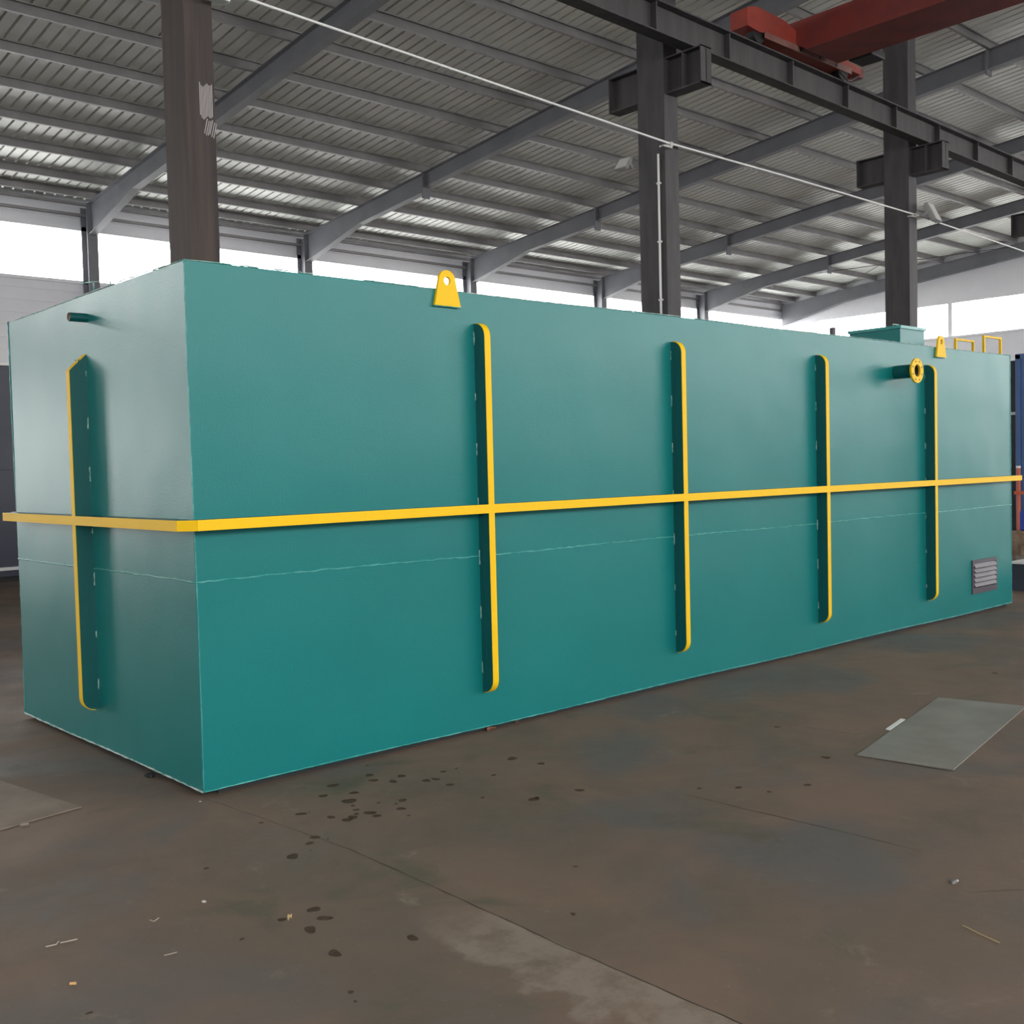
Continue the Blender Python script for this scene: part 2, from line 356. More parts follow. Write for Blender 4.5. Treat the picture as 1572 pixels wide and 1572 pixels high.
# ---------------------------------------------------------------- frames: rafters, wall posts
FX = [2.0, 8.0, 14.1, 20.2, 26.3, 32.2]
ORD = ['nearest', 'first', 'second', 'third', 'fourth', 'fifth']
def rafter_bottom(y):
    d = zt(y)
    k = [(21.9, .82), (18.9, .45), (16.1, .47), (16.09, .36), (5.0, .40), (YR, .55)]
    for (a, da), (b, db) in zip(k[:-1], k[1:]):
        if b <= y <= a: return d - (da + (db-da)*(a-y)/(a-b))
    return d-.5
for i, X in enumerate(FX):
    lab = ('dark grey roof rafter, the one passing overhead nearest the camera' if i == 0 else
           'grey tapered steel rafter, %s from the left to meet the back wall' % ORD[i])
    t = thing('roof_rafter', lab, 'rafter', (X, 21.6, rafter_bottom(21.6)), 'roof rafters')
    ys = [21.6, 20.3, 18.9, 16.1, 16.09, 10.6, 5.0, YR]
    web = MB(); web.prism([(X-.006, y, zt(y)-.012) for y in ys] + [(X-.006, y, rafter_bottom(y)+.012) for y in ys[::-1]], (.012, 0, 0)); web.build('web', M['rafter'], t)
    for nm, fn, sg in (('top_flange', zt, -1), ('bottom_flange', rafter_bottom, 1)):
        f = MB()
        for a, b in zip(ys[:-1], ys[1:]):
            if abs(a-b) < .05: continue
            f.prism([(X-.10, a, fn(a)), (X-.10, b, fn(b)), (X-.10, b, fn(b)+sg*.014), (X-.10, a, fn(a)+sg*.014)], (.20, 0, 0))
        f.build(nm, M['rafter'], t)
    for y in (16.1, 5.0):
        s = MB(); s.box((X-.11, y-.02, zt(y)-.62 if y > 10 else zt(y)-.5), (X+.11, y+.02, zt(y)-.0)); s.build('splice_plate', M['rafter'], t)
    lab = ('grey back wall post crossing the window strip, below the %s rafter from left' % ORD[i]) if i else 'grey steel wall post left of all the posts in view'
    if i:
        w_ = thing('wall_post', lab, 'post', (X, 21.75, FZ), 'posts along the back wall')
        c = MB(); c.box((X-.13, 21.56, FZ), (X+.13, 21.575, zt(21.7))); c.build('front_flange', M['rafter'], w_)
        c = MB(); c.box((X-.13, 21.94, FZ), (X+.13, 21.955, zt(21.95)-.02)); c.build('rear_flange', M['rafter'], w_)
        c = MB(); c.box((X-.006, 21.575, FZ), (X+.006, 21.94, zt(21.9)-.05)); c.build('web', M['rafter'], w_)
        bp = MB(); bp.box((X-.2, 21.5, FZ), (X+.2, 21.98, FZ+.02)); bp.build('base_plate', M['rafter'], w_)

# gable end frame beam, seen as a dark sloping band
t = thing('gable_rafter', 'grey sloping beam along the top of the far end wall', 'rafter', (XR-.2, 21.5, 8))
g = MB(); g.prism([(XR-.15, 21.9, zt(21.9)), (XR-.15, YR, zt(YR)), (XR-.15, YR, zt(YR)-.45), (XR-.15, 18.9, zt(18.9)-.5), (XR-.15, 21.9, zt(21.9)-.85)], (.012, 0, 0)); g.build('web', M['rafter'], t)
g = MB(); g.prism([(XR-.25, 21.9, zt(21.9)-.85), (XR-.25, 18.9, zt(18.9)-.5), (XR-.25, YR, zt(YR)-.45), (XR-.25, YR, zt(YR)-.47), (XR-.25, 18.9, zt(18.9)-.52), (XR-.25, 21.9, zt(21.9)-.87)], (.2, 0, 0)); g.build('bottom_flange', M['rafter'], t)

# purlins, one per row and bay
ROWS = [21.25] + [20.25 - 1.39*k for k in range(0, 19)]
def purlin_mesh(L_):
    """lipped C section along +X, bottom at z=0, open towards the eave"""
    mb = MB(); t = .006
    sec = [(-.035, 0), (.035, 0), (.035, .2), (-.035, .2), (-.035, .175), (-.029, .175), (-.029, .194), (.029, .194), (.029, .006), (-.029, .006), (-.029, .025), (-.035, .025)]
    mb.prism([(0, y, z_) for y, z_ in sec], (L_, 0, 0)); return mb
RN = ['first', 'second', 'third', 'fourth', 'fifth', 'sixth', 'seventh', 'eighth', 'ninth', 'tenth', 'eleventh', 'twelfth', 'thirteenth', 'fourteenth', 'fifteenth', 'sixteenth', 'seventeenth', 'eighteenth', 'nineteenth', 'twentieth']
BAYS = [(2.0, 8.0, 'left of the first rafter'), (8.0, 14.1, 'between first and second rafters'),
        (14.1, 20.2, 'between second and third rafters'), (20.2, 26.3, 'between third and fourth rafters'),
        (26.3, 32.2, 'between fourth and fifth rafters'), (32.2, 38.0, 'before the far end wall')]
proto = {}
for bi, (a, b, bt) in enumerate(BAYS):
    for ri, y in enumerate(ROWS):
        if bi == 0 and y < 3: continue
        Lx = round(b-a, 2)
        if Lx not in proto:
            o = purlin_mesh(Lx).build('roof_purlin', M['purlin']); proto[Lx] = o
        else:
            o = proto[Lx].copy(); COL.objects.link(o)
        o.location = (a, y, zt(y)+.001)
        tag(o, 'grey purlin, %s row from back wall, %s' % (RN[ri], bt), 'purlin', 'purlins under the roof sheets')
        cl = None
# thin cross bracing rods in the last bay
for (p, q, lb) in [((32.3, 19.5, zt(19.5)-.1), (37.8, 12, zt(12)-.1), 'thin dark bracing rod in the last roof bay, sloping down towards the near posts'), ((37.8, 19.5, zt(19.5)-.1), (32.3, 12, zt(12)-.1), 'thin dark bracing rod in the last roof bay, sloping down towards the end wall')]:
    o = MB().tube([p, q], .012, 6).build('bracing_rod', M['steel']); tag(o, lb, 'rod', 'bracing rods')

# ---------------------------------------------------------------- interior columns
def column(X, yf, m, label, bracket=True, ztop=None):
    yb = yf+.42; ztop = ztop or zt((yf+yb)/2)-.45
    t = thing('steel_column', label, 'column', (X, yf+.21, FZ), 'crane bay columns')
    a = MB(); a.box((X-.125, yf, FZ), (X+.125, yf+.014, ztop)); a.build('front_flange', m, t)
    a = MB(); a.box((X-.125, yb-.014, FZ), (X+.125, yb, ztop)); a.build('rear_flange', m, t)
    a = MB(); a.box((X-.125, yf+.014, FZ), (X-.113, yb-.014, ztop)); a.build('side_plate', m, t)
    a = MB(); a.box((X+.09, yf+.014, FZ), (X+.10, yb-.014, ztop)); a.build('web', m, t)
    a = MB(); a.box((X-.25, yf-.1, FZ), (X+.25, yb+.1, FZ+.025)); a.build('base_plate', m, t)
    if bracket:
        for (y0, y1, nm) in ((yf, yf-.54, 'bracket'), (yb, yb+.50, 'bracket')):
            b = MB(); b.box((X-.1, y0, 6.475), (X+.1, y1, 6.49)); b.box((X-.1, y0, 6.06), (X+.1, y1, 6.075)); b.box((X-.006, y0, 6.075), (X+.006, y1, 6.475))
            e = y1 + (.012 if y1 < y0 else -.012)
            b.box((X-.1, e, 6.06), (X+.1, y1, 6.49))
            if y1 < y0:
                b.box((X-.1, y0-.27, 6.075), (X+.1, y0-.258, 6.475))
            b.build(nm, m, t)
    return t
c1 = column(1.81, 3.35, M['rust'], 'brown weathered steel column with white scratches, behind the near end of the green tank')
c2 = column(7.96, 3.38, M['steel'], 'dark steel column with a white conduit, behind the middle of the tank')
c3 = column(13.97, 3.43, M['steel'], 'dark steel column rising behind the green hatch box')
c4 = column(20.2, 3.6, M['steel'], 'dark steel column beyond the tank whose bracket shows at the right edge of the photo')
column(26.3, 3.75, M['steel'], 'far dark steel column, second beyond the tank and outside the frame on the right')
# chalk scratches on the first column
sc = MB()
for (z0, z1, n, xo) in ((4.60, 4.87, 9, 1.80), (4.46, 4.585, 6, 1.83)):
    for k in range(n):
        xx = xo + k*.0135*(1 if n > 6 else 1.2); dz = random.uniform(-.02, .02)
        sc.prism([(xx, 3.349, z0+dz), (xx+.007, 3.349, z0+dz), (xx+.007+(.03 if n < 7 else 0), 3.349, z1+dz), (xx+(.03 if n < 7 else 0), 3.349, z1+dz)], (0, .002, 0))
sc.build('chalk_mark', mat('white_chalk', (.42, .39, .39), rough=.9), c1)
cd = MB(); cd.tube([(7.815, 3.47, 3.0), (7.815, 3.47, 5.36)], .014, 8)
for zz in (3.6, 4.3, 5.0): cd.box((7.80, 3.445, zz), (7.835, 3.495, zz+.02))
cd.build('conduit', M['white'], c2)

# bracing of the cable along the columns
cab = thing('power_cable', 'white cable strung along the columns across the photo', 'cable', (1.81, 3.3, 5.6))
nodes = [(1.4, 3.30, 5.70), (4.53, 3.30, 5.577), (7.80, 3.31, 5.455), (10.4, 3.36, 5.475), (13.95, 3.40, 5.46), (17.9, 3.5, 5.40), (20.1, 3.56, 5.36)]
pp = []
for a, b in zip(nodes[:-1], nodes[1:]):
    for k in range(8): pp.append(tuple(a[i]+(b[i]-a[i])*k/8 for i in range(3)))
pp.append(nodes[-1])
MB().tube(pp, .0125, 8).build('cable', M['white'], cab, smooth=True)
for (X, y, z_) in ((7.86, 3.31, 5.45), (13.95, 3.38, 5.455)):
    b = MB(); b.box((X-.14, y-.01, z_-.05), (X+.02, y+.06, z_-.03)); b.box((X-.02, y-.02, z_-.03), (X+.02, y+.06, z_+.02)); b.build('cable_clamp', M['alu'], cab)
bx = thing('junction_box', 'white box fixed high on the brown column at the top edge', 'box', (1.93, 3.25, 5.62))
MB().box((1.84, 3.17, 5.54), (2.02, 3.275, 5.66)).build('housing', M['white'], bx, bevel=.008)
MB().box((1.85, 3.155, 5.555), (2.01, 3.17, 5.645)).build('cover', M['lampglass'], bx)

def flood(loc, rz, tilt, label, s=1.):
    t = thing('flood_light', label, 'lamp', loc, 'flood lights on the columns')
    R_ = Matrix.Translation(loc) @ Matrix.Rotation(rz, 4, 'Z') @ Matrix.Rotation(tilt, 4, 'X')
    def put(mb, nm, m, bevel=0):
        mb.v = [tuple(R_ @ Vector(v)) for v in mb.v]; mb.build(nm, m, t, bevel=bevel)
    a = MB(); a.box((-.15*s, -.03*s, -.16*s), (.15*s, .03*s, .16*s))
    for k in range(7): a.box((-.13*s+k*.04*s, .03*s, -.14*s), (-.12*s+k*.04*s, .06*s, .14*s))
    put(a, 'housing', M['alu'], .004)
    put(MB().box((-.13*s, -.036*s, -.14*s), (.13*s, -.03*s, .14*s)), 'glass', M['lampglass'])
    b = MB(); b.box((-.165*s, -.012, -.02), (-.155*s, .14*s, .02)); b.box((.155*s, -.012, -.02), (.165*s, .14*s, .02)); b.box((-.165*s, .13*s, -.02), (.165*s, .14*s, .02))
    put(b, 'mounting_yoke', M['alu'])
    return t
flood((14.25, 3.24, 5.50), .15, -.45, 'pale flood lamp on the right side of the column behind the hatch box', 1.0)
flood((7.80, 4.02, 5.36), -1.5, -.7, 'small flood lamp on the left side of the column with the white conduit', .62)

# ---------------------------------------------------------------- crane runway beam and bridge crane
def by(x): return 3.03+.026*(x-8.0)
BX0, BX1, BZ0, BZ1 = 2.2, 37.0, 6.495, 6.86
rb = thing('crane_runway_beam', 'long dark steel crane runway beam carried on the column brackets', 'beam', (BX0, by(BX0), BZ0))
def sk(y0, y1, z0, z1):
    mb = MB(); mb.prism([(BX0, by(BX0)+y0, z0), (BX0, by(BX0)+y1, z0), (BX0, by(BX0)+y1, z1), (BX0, by(BX0)+y0, z1)], (BX1-BX0, by(BX1)-by(BX0), 0)); return mb
sk(-.09, .09, BZ0, BZ0+.016).build('bottom_flange', M['steel'], rb)
sk(-.11, .11, BZ1-.03, BZ1-.012).build('top_flange', M['steel'], rb)
sk(-.006, .006, BZ0+.016, BZ1-.03).build('web', M['steel'], rb)
sk(-.03, .03, BZ1-.012, BZ1+.035).build('crane_rail', M['rail'], rb)
xx = 2.95
stp = None
while xx < 37:
    y = by(xx)
    if stp is None:
        stp = MB().box((-.009, -.088, 0), (.009, .088, BZ1-BZ0-.046)); stp = stp.build('stiffener_plate', M['steel']); o = stp
    else:
        o = stp.copy(); COL.objects.link(o)
    o.parent = rb; o.location = Vector((xx, y, BZ0+.016)) - rb.location
    xx += 1.41
rt = BZ1+.035
cr = thing('bridge_crane', 'red overhead bridge crane resting on the dark runway beam', 'crane', (10.3, by(10.3), rt))
yc = by(10.3)
g = MB(); g.prism([(10.02, 3.12, 7.33), (10.02, 3.12, 7.12), (10.02, 2.80, 6.93), (10.02, -15.4, 6.93), (10.02, -15.4, 7.38)], (.70, 0, 0)); g.build('girder', M['red'], cr, bevel=.01)
g = MB(); g.box((9.98, -15.4, 6.915), (10.76, 2.80, 6.93)); g.build('girder_flange', M['red'], cr)
g = MB(); g.prism([(8.96, yc-.13, 7.02), (8.96, yc-.13, 7.24), (9.15, yc-.13, 7.30), (9.75, yc-.13, 7.28), (10.0, yc-.13, 7.22), (10.55, yc-.13, 7.22), (10.62, yc-.13, 7.14), (11.62, yc-.13, 7.10), (11.62, yc-.13, 7.0), (9.9, yc-.13, 6.98), (9.55, yc-.13, 7.03), (9.2, yc-.13, 7.0)], (0, .26, 0)); g.build('end_truck', M['truck'], cr)
pl = MB()
pl.box((9.3, yc-.15, 6.94), (11.35, yc-.138, 7.02)); pl.box((9.3, yc+.138, 6.915), (11.35, yc+.15, 7.04)); pl.box((10.55, yc-.15, 7.02), (10.85, yc-.138, 7.12))
pl = pl.build('side_plate', M['pink'], cr)
for X in (10.1, 10.55, 10.95):
    MB().tube([(X, yc-.155, 6.98), (X, yc-.14, 6.98)], .028, 14).build('hole', M['black'], pl)
    MB().tube([(X, yc+.14, 6.98), (X, yc+.156, 6.98)], .035, 14).build('hole', M['black'], pl)
for X in (9.25, 11.30):
    wmb = MB(); wmb.tube([(X, by(X)-.05, rt+.11), (X, by(X)+.05, rt+.11)], .11, 24); wmb.tube([(X, by(X)-.07, rt+.11), (X, by(X)-.05, rt+.11)], .125, 24)
    wmb.build('wheel', M['black'], cr)
MB().box((11.62, yc-.1, 6.98), (11.74, yc+.1, 7.10)).build('buffer', M['red'], cr)
MB().box((10.85, 2.35, 6.93), (11.2, 2.70, 7.04)).build('drive_motor', M['black'], cr, bevel=.02)
MB().tube([(11.0, 2.92, 6.90), (11.2, 2.92, 6.82), (11.4, 2.98, 6.88), (11.6, 3.0, 6.98)], .012, 8).build('cable', M['black'], cr)

# ---------------------------------------------------------------- the green tank
TL, TW, THt = 9.505, 2.70, 2.70
tank = thing('treatment_tank', 'long teal green steel tank with yellow edged stiffeners standing on the floor', 'tank', (0, 0, FZ))
sh = MB(); sh.box((0, 0, 0), (TL, TW, THt))
shell = sh.build('tank_shell', M['teal'], tank, bevel=.004)
def bead(p, q, r, m, name='weld_bead', wob=.5, parent=shell, step=.035):
    p = Vector(p); q = Vector(q); n = max(2, int((q-p).length/step)); pts = []; rs = []
    for i in range(n+1):
        t = i/n; j = Vector((0, 0, 1)) if abs((q-p).normalized().z) < .5 else Vector((1, 0, 0))
        pts.append(p.lerp(q, t) + j*(random.uniform(-1, 1)*r*wob + .004*math.sin(t*(q-p).length*2.1))); rs.append(r*random.uniform(.65, 1.25))
    return MB().tube(pts, rs, 6).build(name, m, parent, smooth=True)
ZW = 1.078
bead((0, 0, ZW), (TL, 0, ZW-.0), .0055, M['bead']); bead((0, 0, ZW), (0, TW, ZW), .0055, M['bead'])
bead((TL, 0, ZW), (TL, TW, ZW), .0055, M['bead']); bead((0, TW, ZW), (TL, TW, ZW), .0055, M['bead'])
bead((0.001, 0.001, .01), (0.001, 0.001, THt), .003, M['bead'], 'corner_weld', .25)
bead((0.001, TW, .01), (0.001, TW, THt), .004, M['bead'], 'corner_weld', .25)
bead((TL, 0, .01), (TL, 0, THt), .004, M['bead'], 'corner_weld', .25)
for (p, q) in (((0, 0, THt), (TL, 0, THt)), ((0, 0, THt), (0, TW, THt)), ((0, TW, THt), (TL, TW, THt)), ((TL, 0, THt), (TL, TW, THt))):
    bead(p, q, .0035, M['worn'], 'top_edge', .3)
for (p, q, off) in (((0, 0, .006), (0, TW, .006), (-.004, 0, 0)), ((TL, 0, .006), (TL, TW, .006), (.004, 0, 0)), ((0, TW, .006), (TL, TW, .006), (0, .004, 0))):
    bead(Vector(p)+Vector(off), Vector(q)+Vector(off), .006, M['worn'], 'bottom_edge', .25)
bead((0, -.003, .005), (TL, -.003, .005), .0045, M['bead'], 'bottom_edge', .25)
# skids below, black and near the edges to deepen the shade in the gap
for y in (.085, 1.35, 2.6):
    MB().box((.10, y-.05, FZ), (TL-.06, y+.05, 0)).build('skid', M['black'], tank)

def arc(c, r, a0, a1, n=8): return [(c[0]+r*math.cos(a0+(a1-a0)*i/n), c[1]+r*math.sin(a0+(a1-a0)*i/n)) for i in range(n+1)]
def stiffener(pos, face, z0, z1, D=.10, W=.044, r0=.085, r1=.085, chamfer=False):
    """vertical flat bar box standing off the shell: (d,z) outline, d = distance from the shell"""
    bot = arc((D-r0, z0+r0), r0, -H90, 0)
    if chamfer:      top = [(D, z1-.10), (D-.012, z1-.085), (0.0, z1)]
    else:            top = arc((D-r1, z1-r1), r1, 0, H90)
    out = [(0, z0)] + bot + top + [(0, z1)]
    if chamfer: out = out[:-1]
    def P3(d, z_, s):
        return (pos+s, -d, z_) if face == 'front' else ((-d, pos+s, z_) if face == 'left' else ((TL+d, pos+s, z_) if face == 'right' else (pos+s, TW+d, z_)))
    mb = MB(); wv = Vector(P3(0, 0, W)) - Vector(P3(0, 0, 0))
    mb.prism([P3(d, z_, -W/2) for d, z_ in out], wv)
    # the thin raised line where flange and web meet, on both sides
    for s in (-W/2-.002, W/2):
        e = MB(); lw = [(.040, z0+.02), (.046, z0+.02), (.046, z1-.03), (.040, z1-.03)]
        mb.prism([P3(d, z_, s) for d, z_ in lw], Vector(P3(0, 0, .002)) - Vector(P3(0, 0, 0)))
    b = mb.build('stiffener', M['tealshade'], tank)
    # yellow edge: thin strip wrapping the outer outline
    edge = bot + top; t = .003; ed = MB(); n = len(edge); base = len(ed.v)
    nrm = []
    for i in range(n):
        a = edge[max(i-1, 0)]; c = edge[min(i+1, n-1)]; d = Vector((c[0]-a[0], c[1]-a[1])).normalized(); nrm.append((d.y, -d.x))
    W2 = W/2+.001
    ring_ = []
    for (d, z_), (nx, nz) in zip(edge, nrm):
        for (o_, s) in ((-.001, -W2), (-.001, W2), (t, W2), (t, -W2)):
            ed.v.append(P3(d+nx*o_, z_+nz*o_, s))
    for i in range(n-1):
        for k in range(4): ed.f.append([4*i+k, 4*i+(k+1) % 4, 4*(i+1)+(k+1) % 4, 4*(i+1)+k]); ed.m.append(0)
    ed.f += [[0, 1, 2, 3], [4*n-4, 4*n-3, 4*n-2, 4*n-1]]; ed.m += [0, 0]
    y_ = ed.build('yellow_edge', M['yellow'], b); y_['label'] = 'yellow painted outer edge'
    # bits of rough weld where it meets the shell
    sgn = -1 if face in ('front', 'left', 'right', 'back') else 1
    for k in range(7):
        zc = z0+.12+(z1-z0-.25)*k/6; ln = random.uniform(.03, .09)
        bead(P3(.003, zc, sgn*(W/2+.002)), P3(.003, zc+ln, sgn*(W/2+.002)), .0035, M['worn'], 'weld_bead', .4, b, .012)
    return b
for X in (1.905, 3.79, 5.70, 7.61): stiffener(X, 'front', .225, 2.51)
stiffener(1.36, 'left', .235, 2.352, chamfer=True, r0=.075)
stiffener(1.35, 'right', .235, 2.45)
for X in (1.9, 3.8, 5.7, 7.6): stiffener(X, 'back', .225, 2.51)

# horizontal band, z 1.345 .. 1.397, depth .10, yellow on the outer face only
Z0, Z1, D = 1.345, 1.397, .1015
def band(poly, edgep, name='band'):
    b = MB().prism([(x, y, Z0) for x, y in poly], (0, 0, Z1-Z0)).build(name, M['tealshade'], tank)
    e = MB()
    for (a, c) in zip(edgep[:-1], edgep[1:]):
        d = Vector((c[0]-a[0], c[1]-a[1])).normalized(); nx, ny = d.y, -d.x
        e.prism([(a[0], a[1], Z0-.001), (c[0], c[1], Z0-.001), (c[0]+nx*.003, c[1]+ny*.003, Z0-.001), (a[0]+nx*.003, a[1]+ny*.003, Z0-.001)], (0, 0, Z1-Z0+.002))
    y_ = e.build('yellow_edge', M['yellow'], b); y_['label'] = 'yellow painted outer edge'
    return b
band([(-.03, -D), (TL+.035, -D), (TL+.035, -.0), (0, 0)], [(-.03, -D), (TL+.035, -D)], 'front_band')
band([(0, 0), (-.03, -D), (-D, -.03), (-D, 2.655), (0, 2.655)][::-1], [(-D, 2.655), (-D, -.03), (-.03, -D)], 'end_band')
band([(TL+D, -.05), (TL+D, TW), (TL, TW), (TL, 0), (TL+.035, 0), (TL+.035, -.05)], [(TL+D, -.05), (TL+D, TW)], 'end_band')
band([(TL, TW+D), (0, TW+D), (0, TW), (TL, TW)], [(TL, TW+D), (0, TW+D)], 'rear_band')

# lifting lugs: trapezoid with a round head and a real hole
def lug(xc, wb_=.20, z0=2.60, z1=2.815, r=.064, hole=.024, yy=-.022, T=.02):
    out = []; n = 28; cz = z1-r
    # outline point for each hole angle, so the annulus can be quad-bridged
    def outer(a):
        dx, dz = math.cos(a), math.sin(a)
        best = 9
        if dz > .05:
            best = r
            if cz + r*dz < cz: best = 9
        # straight flanks from (r*.97, cz+.01) to (wb/2, z0)
        p1 = (r*.995, .004); p2 = (wb_/2, z0-cz)
        for s in (1, -1):
            ax, az, bx_, bz = p1[0]*s, p1[1], p2[0]*s, p2[1]
            ex, ez = bx_-ax, bz-az; den = dx*ez-dz*ex
            if abs(den) > 1e-9:
                t = (ax*ez-az*ex)/den; u = (ax*dz-az*dx)/den
                if t > 0 and -.001 <= u <= 1.001: best = min(best, t)
        if dz < -.01: best = min(best, (z0-cz)/dz)
        return best
    angs = sorted([2*math.pi*k/n for k in range(n)] + [math.atan2(z0-cz, wb_/2) % (2*math.pi), math.atan2(z0-cz, -wb_/2) % (2*math.pi)])
    n = len(angs); mb = MB()
    for a in angs:
        q = outer(a)
        for (rr, y) in ((hole, yy), (q, yy), (q, yy+T), (hole, yy+T)): mb.v.append((xc+rr*math.cos(a), y, cz+rr*math.sin(a)))
    for k in range(n):
        a = 4*k; e = 4*((k+1) % n)
        for i in range(4): mb.f.append([a+i, a+(i+1) % 4, e+(i+1) % 4, e+i]); mb.m.append(0)
    o = mb.build('lifting_lug', M['yellow'], tank, bevel=.0015); o['label'] = 'yellow lifting lug with a round hole'
    bead((xc-wb_/2-.004, yy+.004, z0-.003), (xc+wb_/2+.004, yy+.004, z0-.003), .004, M['bead'], 'weld_bead', .3, o)
lug(1.668); lug(7.895)
# outlet pipe with bolted flange
ax = (0, -1, 0); px_, pz_ = 7.03, 2.418
ob = MB(); ob.tube([(px_, 0, pz_), (px_, -.20, pz_)], .062, 28, cap=False); ob.tube([(px_, -.20, pz_), (px_, -.02, pz_)], .053, 28, 1, cap=False); ob.ring((px_, -.2, pz_), (0, 1, 0), .053, .062, .004, 28)
op = ob.build('outlet_pipe', [M['tealshade'], M['dark']], tank, smooth=True)
fg = MB().ring((px_, -.20, pz_), ax, .056, .113, .018, 40).build('flange', M['yellow'], op); fg['label'] = 'yellow bolted pipe flange'
for k in range(8):
    a = 2*math.pi*(k+.5)/8
    c = (px_+.088*math.cos(a), pz_+.088*math.sin(a))
    MB().tube([(c[0], -.2165, c[1]), (c[0], -.2195, c[1])], .0075, 10).build('bolt_hole', M['dark'], op)
MB().tube([(px_, -.02, pz_), (px_, -.001, pz_)], .0525, 28).build('pipe_interior', M['black'], op)
# short pipe stub on the end face
sb = MB(); sb.tube([(0, 1.30, 2.562), (-.105, 1.30, 2.562)], .026, 20, cap=False); sb.tube([(-.105, 1.30, 2.562), (-.005, 1.30, 2.562)], .020, 20, 1, cap=False); sb.ring((-.105, 1.30, 2.562), (1, 0, 0), .020, .026, .002, 20, 1)
st = sb.build('pipe_stub', [M['tealshade'], M['pipe']], tank, smooth=True)
# vent louver
vx0, vx1, vz0, vz1 = 8.55, 9.12, .188, .540
vf = MB(); b_ = .035
for q in ((vx0, vz0, vx1, vz0+.06), (vx0, vz1-b_, vx1, vz1), (vx0, vz0+.06, vx0+b_, vz1-b_), (vx1-b_, vz0+.06, vx1, vz1-b_)): vf.box((q[0], -.014, q[1]), (q[2], 0, q[3]))
ven = vf.build('vent_louver', M['vent'], tank); ven['label'] = 'grey slatted vent grille'
MB().box((vx0+.035, -.004, vz0+.06), (vx1-.035, -.0005, vz1-.035)).build('vent_back', M['dark'], ven)
for k in range(5):
    z_ = vz0+.065+k*.049
    MB().prism([(vx0+.034, -.004, z_+.050), (vx0+.034, -.026, z_+.006), (vx0+.034, -.028, z_+.010), (vx0+.034, -.006, z_+.056)], (vx1-vx0-.068, 0, 0)).build('slat', M['vent'], ven)
# hatch box on the roof of the tank
hb = MB(); hb.box((8.06, .5, THt), (8.57, 1.08, 2.955)); hb = hb.build('hatch_box', M['teal'], tank)
MB().box((8.045, .485, 2.955), (8.585, 1.095, 2.985)).build('hatch_lid', M['bead'], hb)
MB().tube([(8.10, .60, 2.985), (8.10, .60, 3.01), (8.22, .60, 3.01), (8.22, .60, 2.985)], .006, 8).build('handle', M['worn'], hb)
MB().tube([(6.50, .33, THt), (6.50, .33, 2.835)], .028, 16).build('pipe_stub', M['vent'], tank)
# yellow guard hoops at the ladder end
for (xa, xb, y, zt_) in ((8.86, 9.27, .30, 2.868), (9.02, 9.42, .07, 2.885)):
    h = MB(); h.tube([(xa, y, THt), (xa, y, zt_-.012)], .017, 4); h.tube([(xb, y, THt), (xb, y, zt_-.012)], .017, 4); h.tube([(xa-.012, y, zt_), (xb+.012, y, zt_)], .015, 4)
    o = h.build('guard_rail', M['yellow'], tank); o['label'] = 'yellow square tube hoop on top of the tank'
h = MB(); h.tube([(.50, 2.45, THt), (.50, 2.45, 2.985), (.62, 2.45, 3.0), (.62, 2.45, THt)], .006, 8); h.tube([(.43, 2.45, 2.97), (.50, 2.45, 2.985)], .006, 6)
h.build('thin_handle', M['worn'], tank, smooth=True)

# ---------------------------------------------------------------- background objects, left
ct = thing('storage_tank', 'dark slate blue steel tank with a white rim, far left behind the green tank', 'tank', (1.5, 14.3, FZ))
MB().box((-1.2, 13.3, .05), (6.5, 15.6, 3.47)).build('body', M['navy'], ct, bevel=.01)
for z_ in (1.78, ): MB().box((-1.2, 13.27, z_), (6.5, 13.3, z_+.02)).build('seam_strip', M['navy'], ct)
for z_ in (3.45, .16): MB().box((-1.22, 13.24, z_), (6.52, 13.30, z_+.05)).build('rim_strip', M['white'], ct)
MB().box((-1.1, 13.35, FZ), (6.4, 15.5, .05)).build('base', M['black'], ct)

# ---------------------------------------------------------------- background objects, right
bc = thing('shipping_container', 'blue steel container at the right edge beyond the green tank', 'container', (22.5, 3.0, FZ))
MB().box((20.0, 1.2, .1), (26.0, 4.38, 3.62)).build('body', M['blue'], bc, bevel=.01)
fr = MB(); fr.box((19.98, 4.30, 0), (20.08, 4.40, 3.64)); fr.box((19.98, 1.2, 3.56), (20.08, 4.40, 3.66)); fr.box((19.98, 1.2, FZ), (26, 4.40, .12)); fr.build('frame', M['blue'], bc)
dk = thing('steel_cabinet', 'tall dark cabinet with a white clip in the gap right of the green tank', 'cabinet', (21.5, 4.9, FZ))
MB().box((21.0, 4.72, FZ), (22.0, 5.6, 3.62)).build('body', M['steel'], dk)
MB().box((20.97, 4.70, 2.47), (21.0, 5.2, 2.53)).build('clip', M['white'], dk)
tb = thing('steel_platform', 'low dark steel platform with a bright top edge on the floor past the tank corner', 'platform', (11.4, .3, FZ))
MB().box((10.86, -1.6, FZ), (12.3, .58, .30)).build('body', M['navy'], tb)
MB().box((10.84, -1.62, .30), (12.32, .60, .325)).build('top_plate', M['white'], tb)
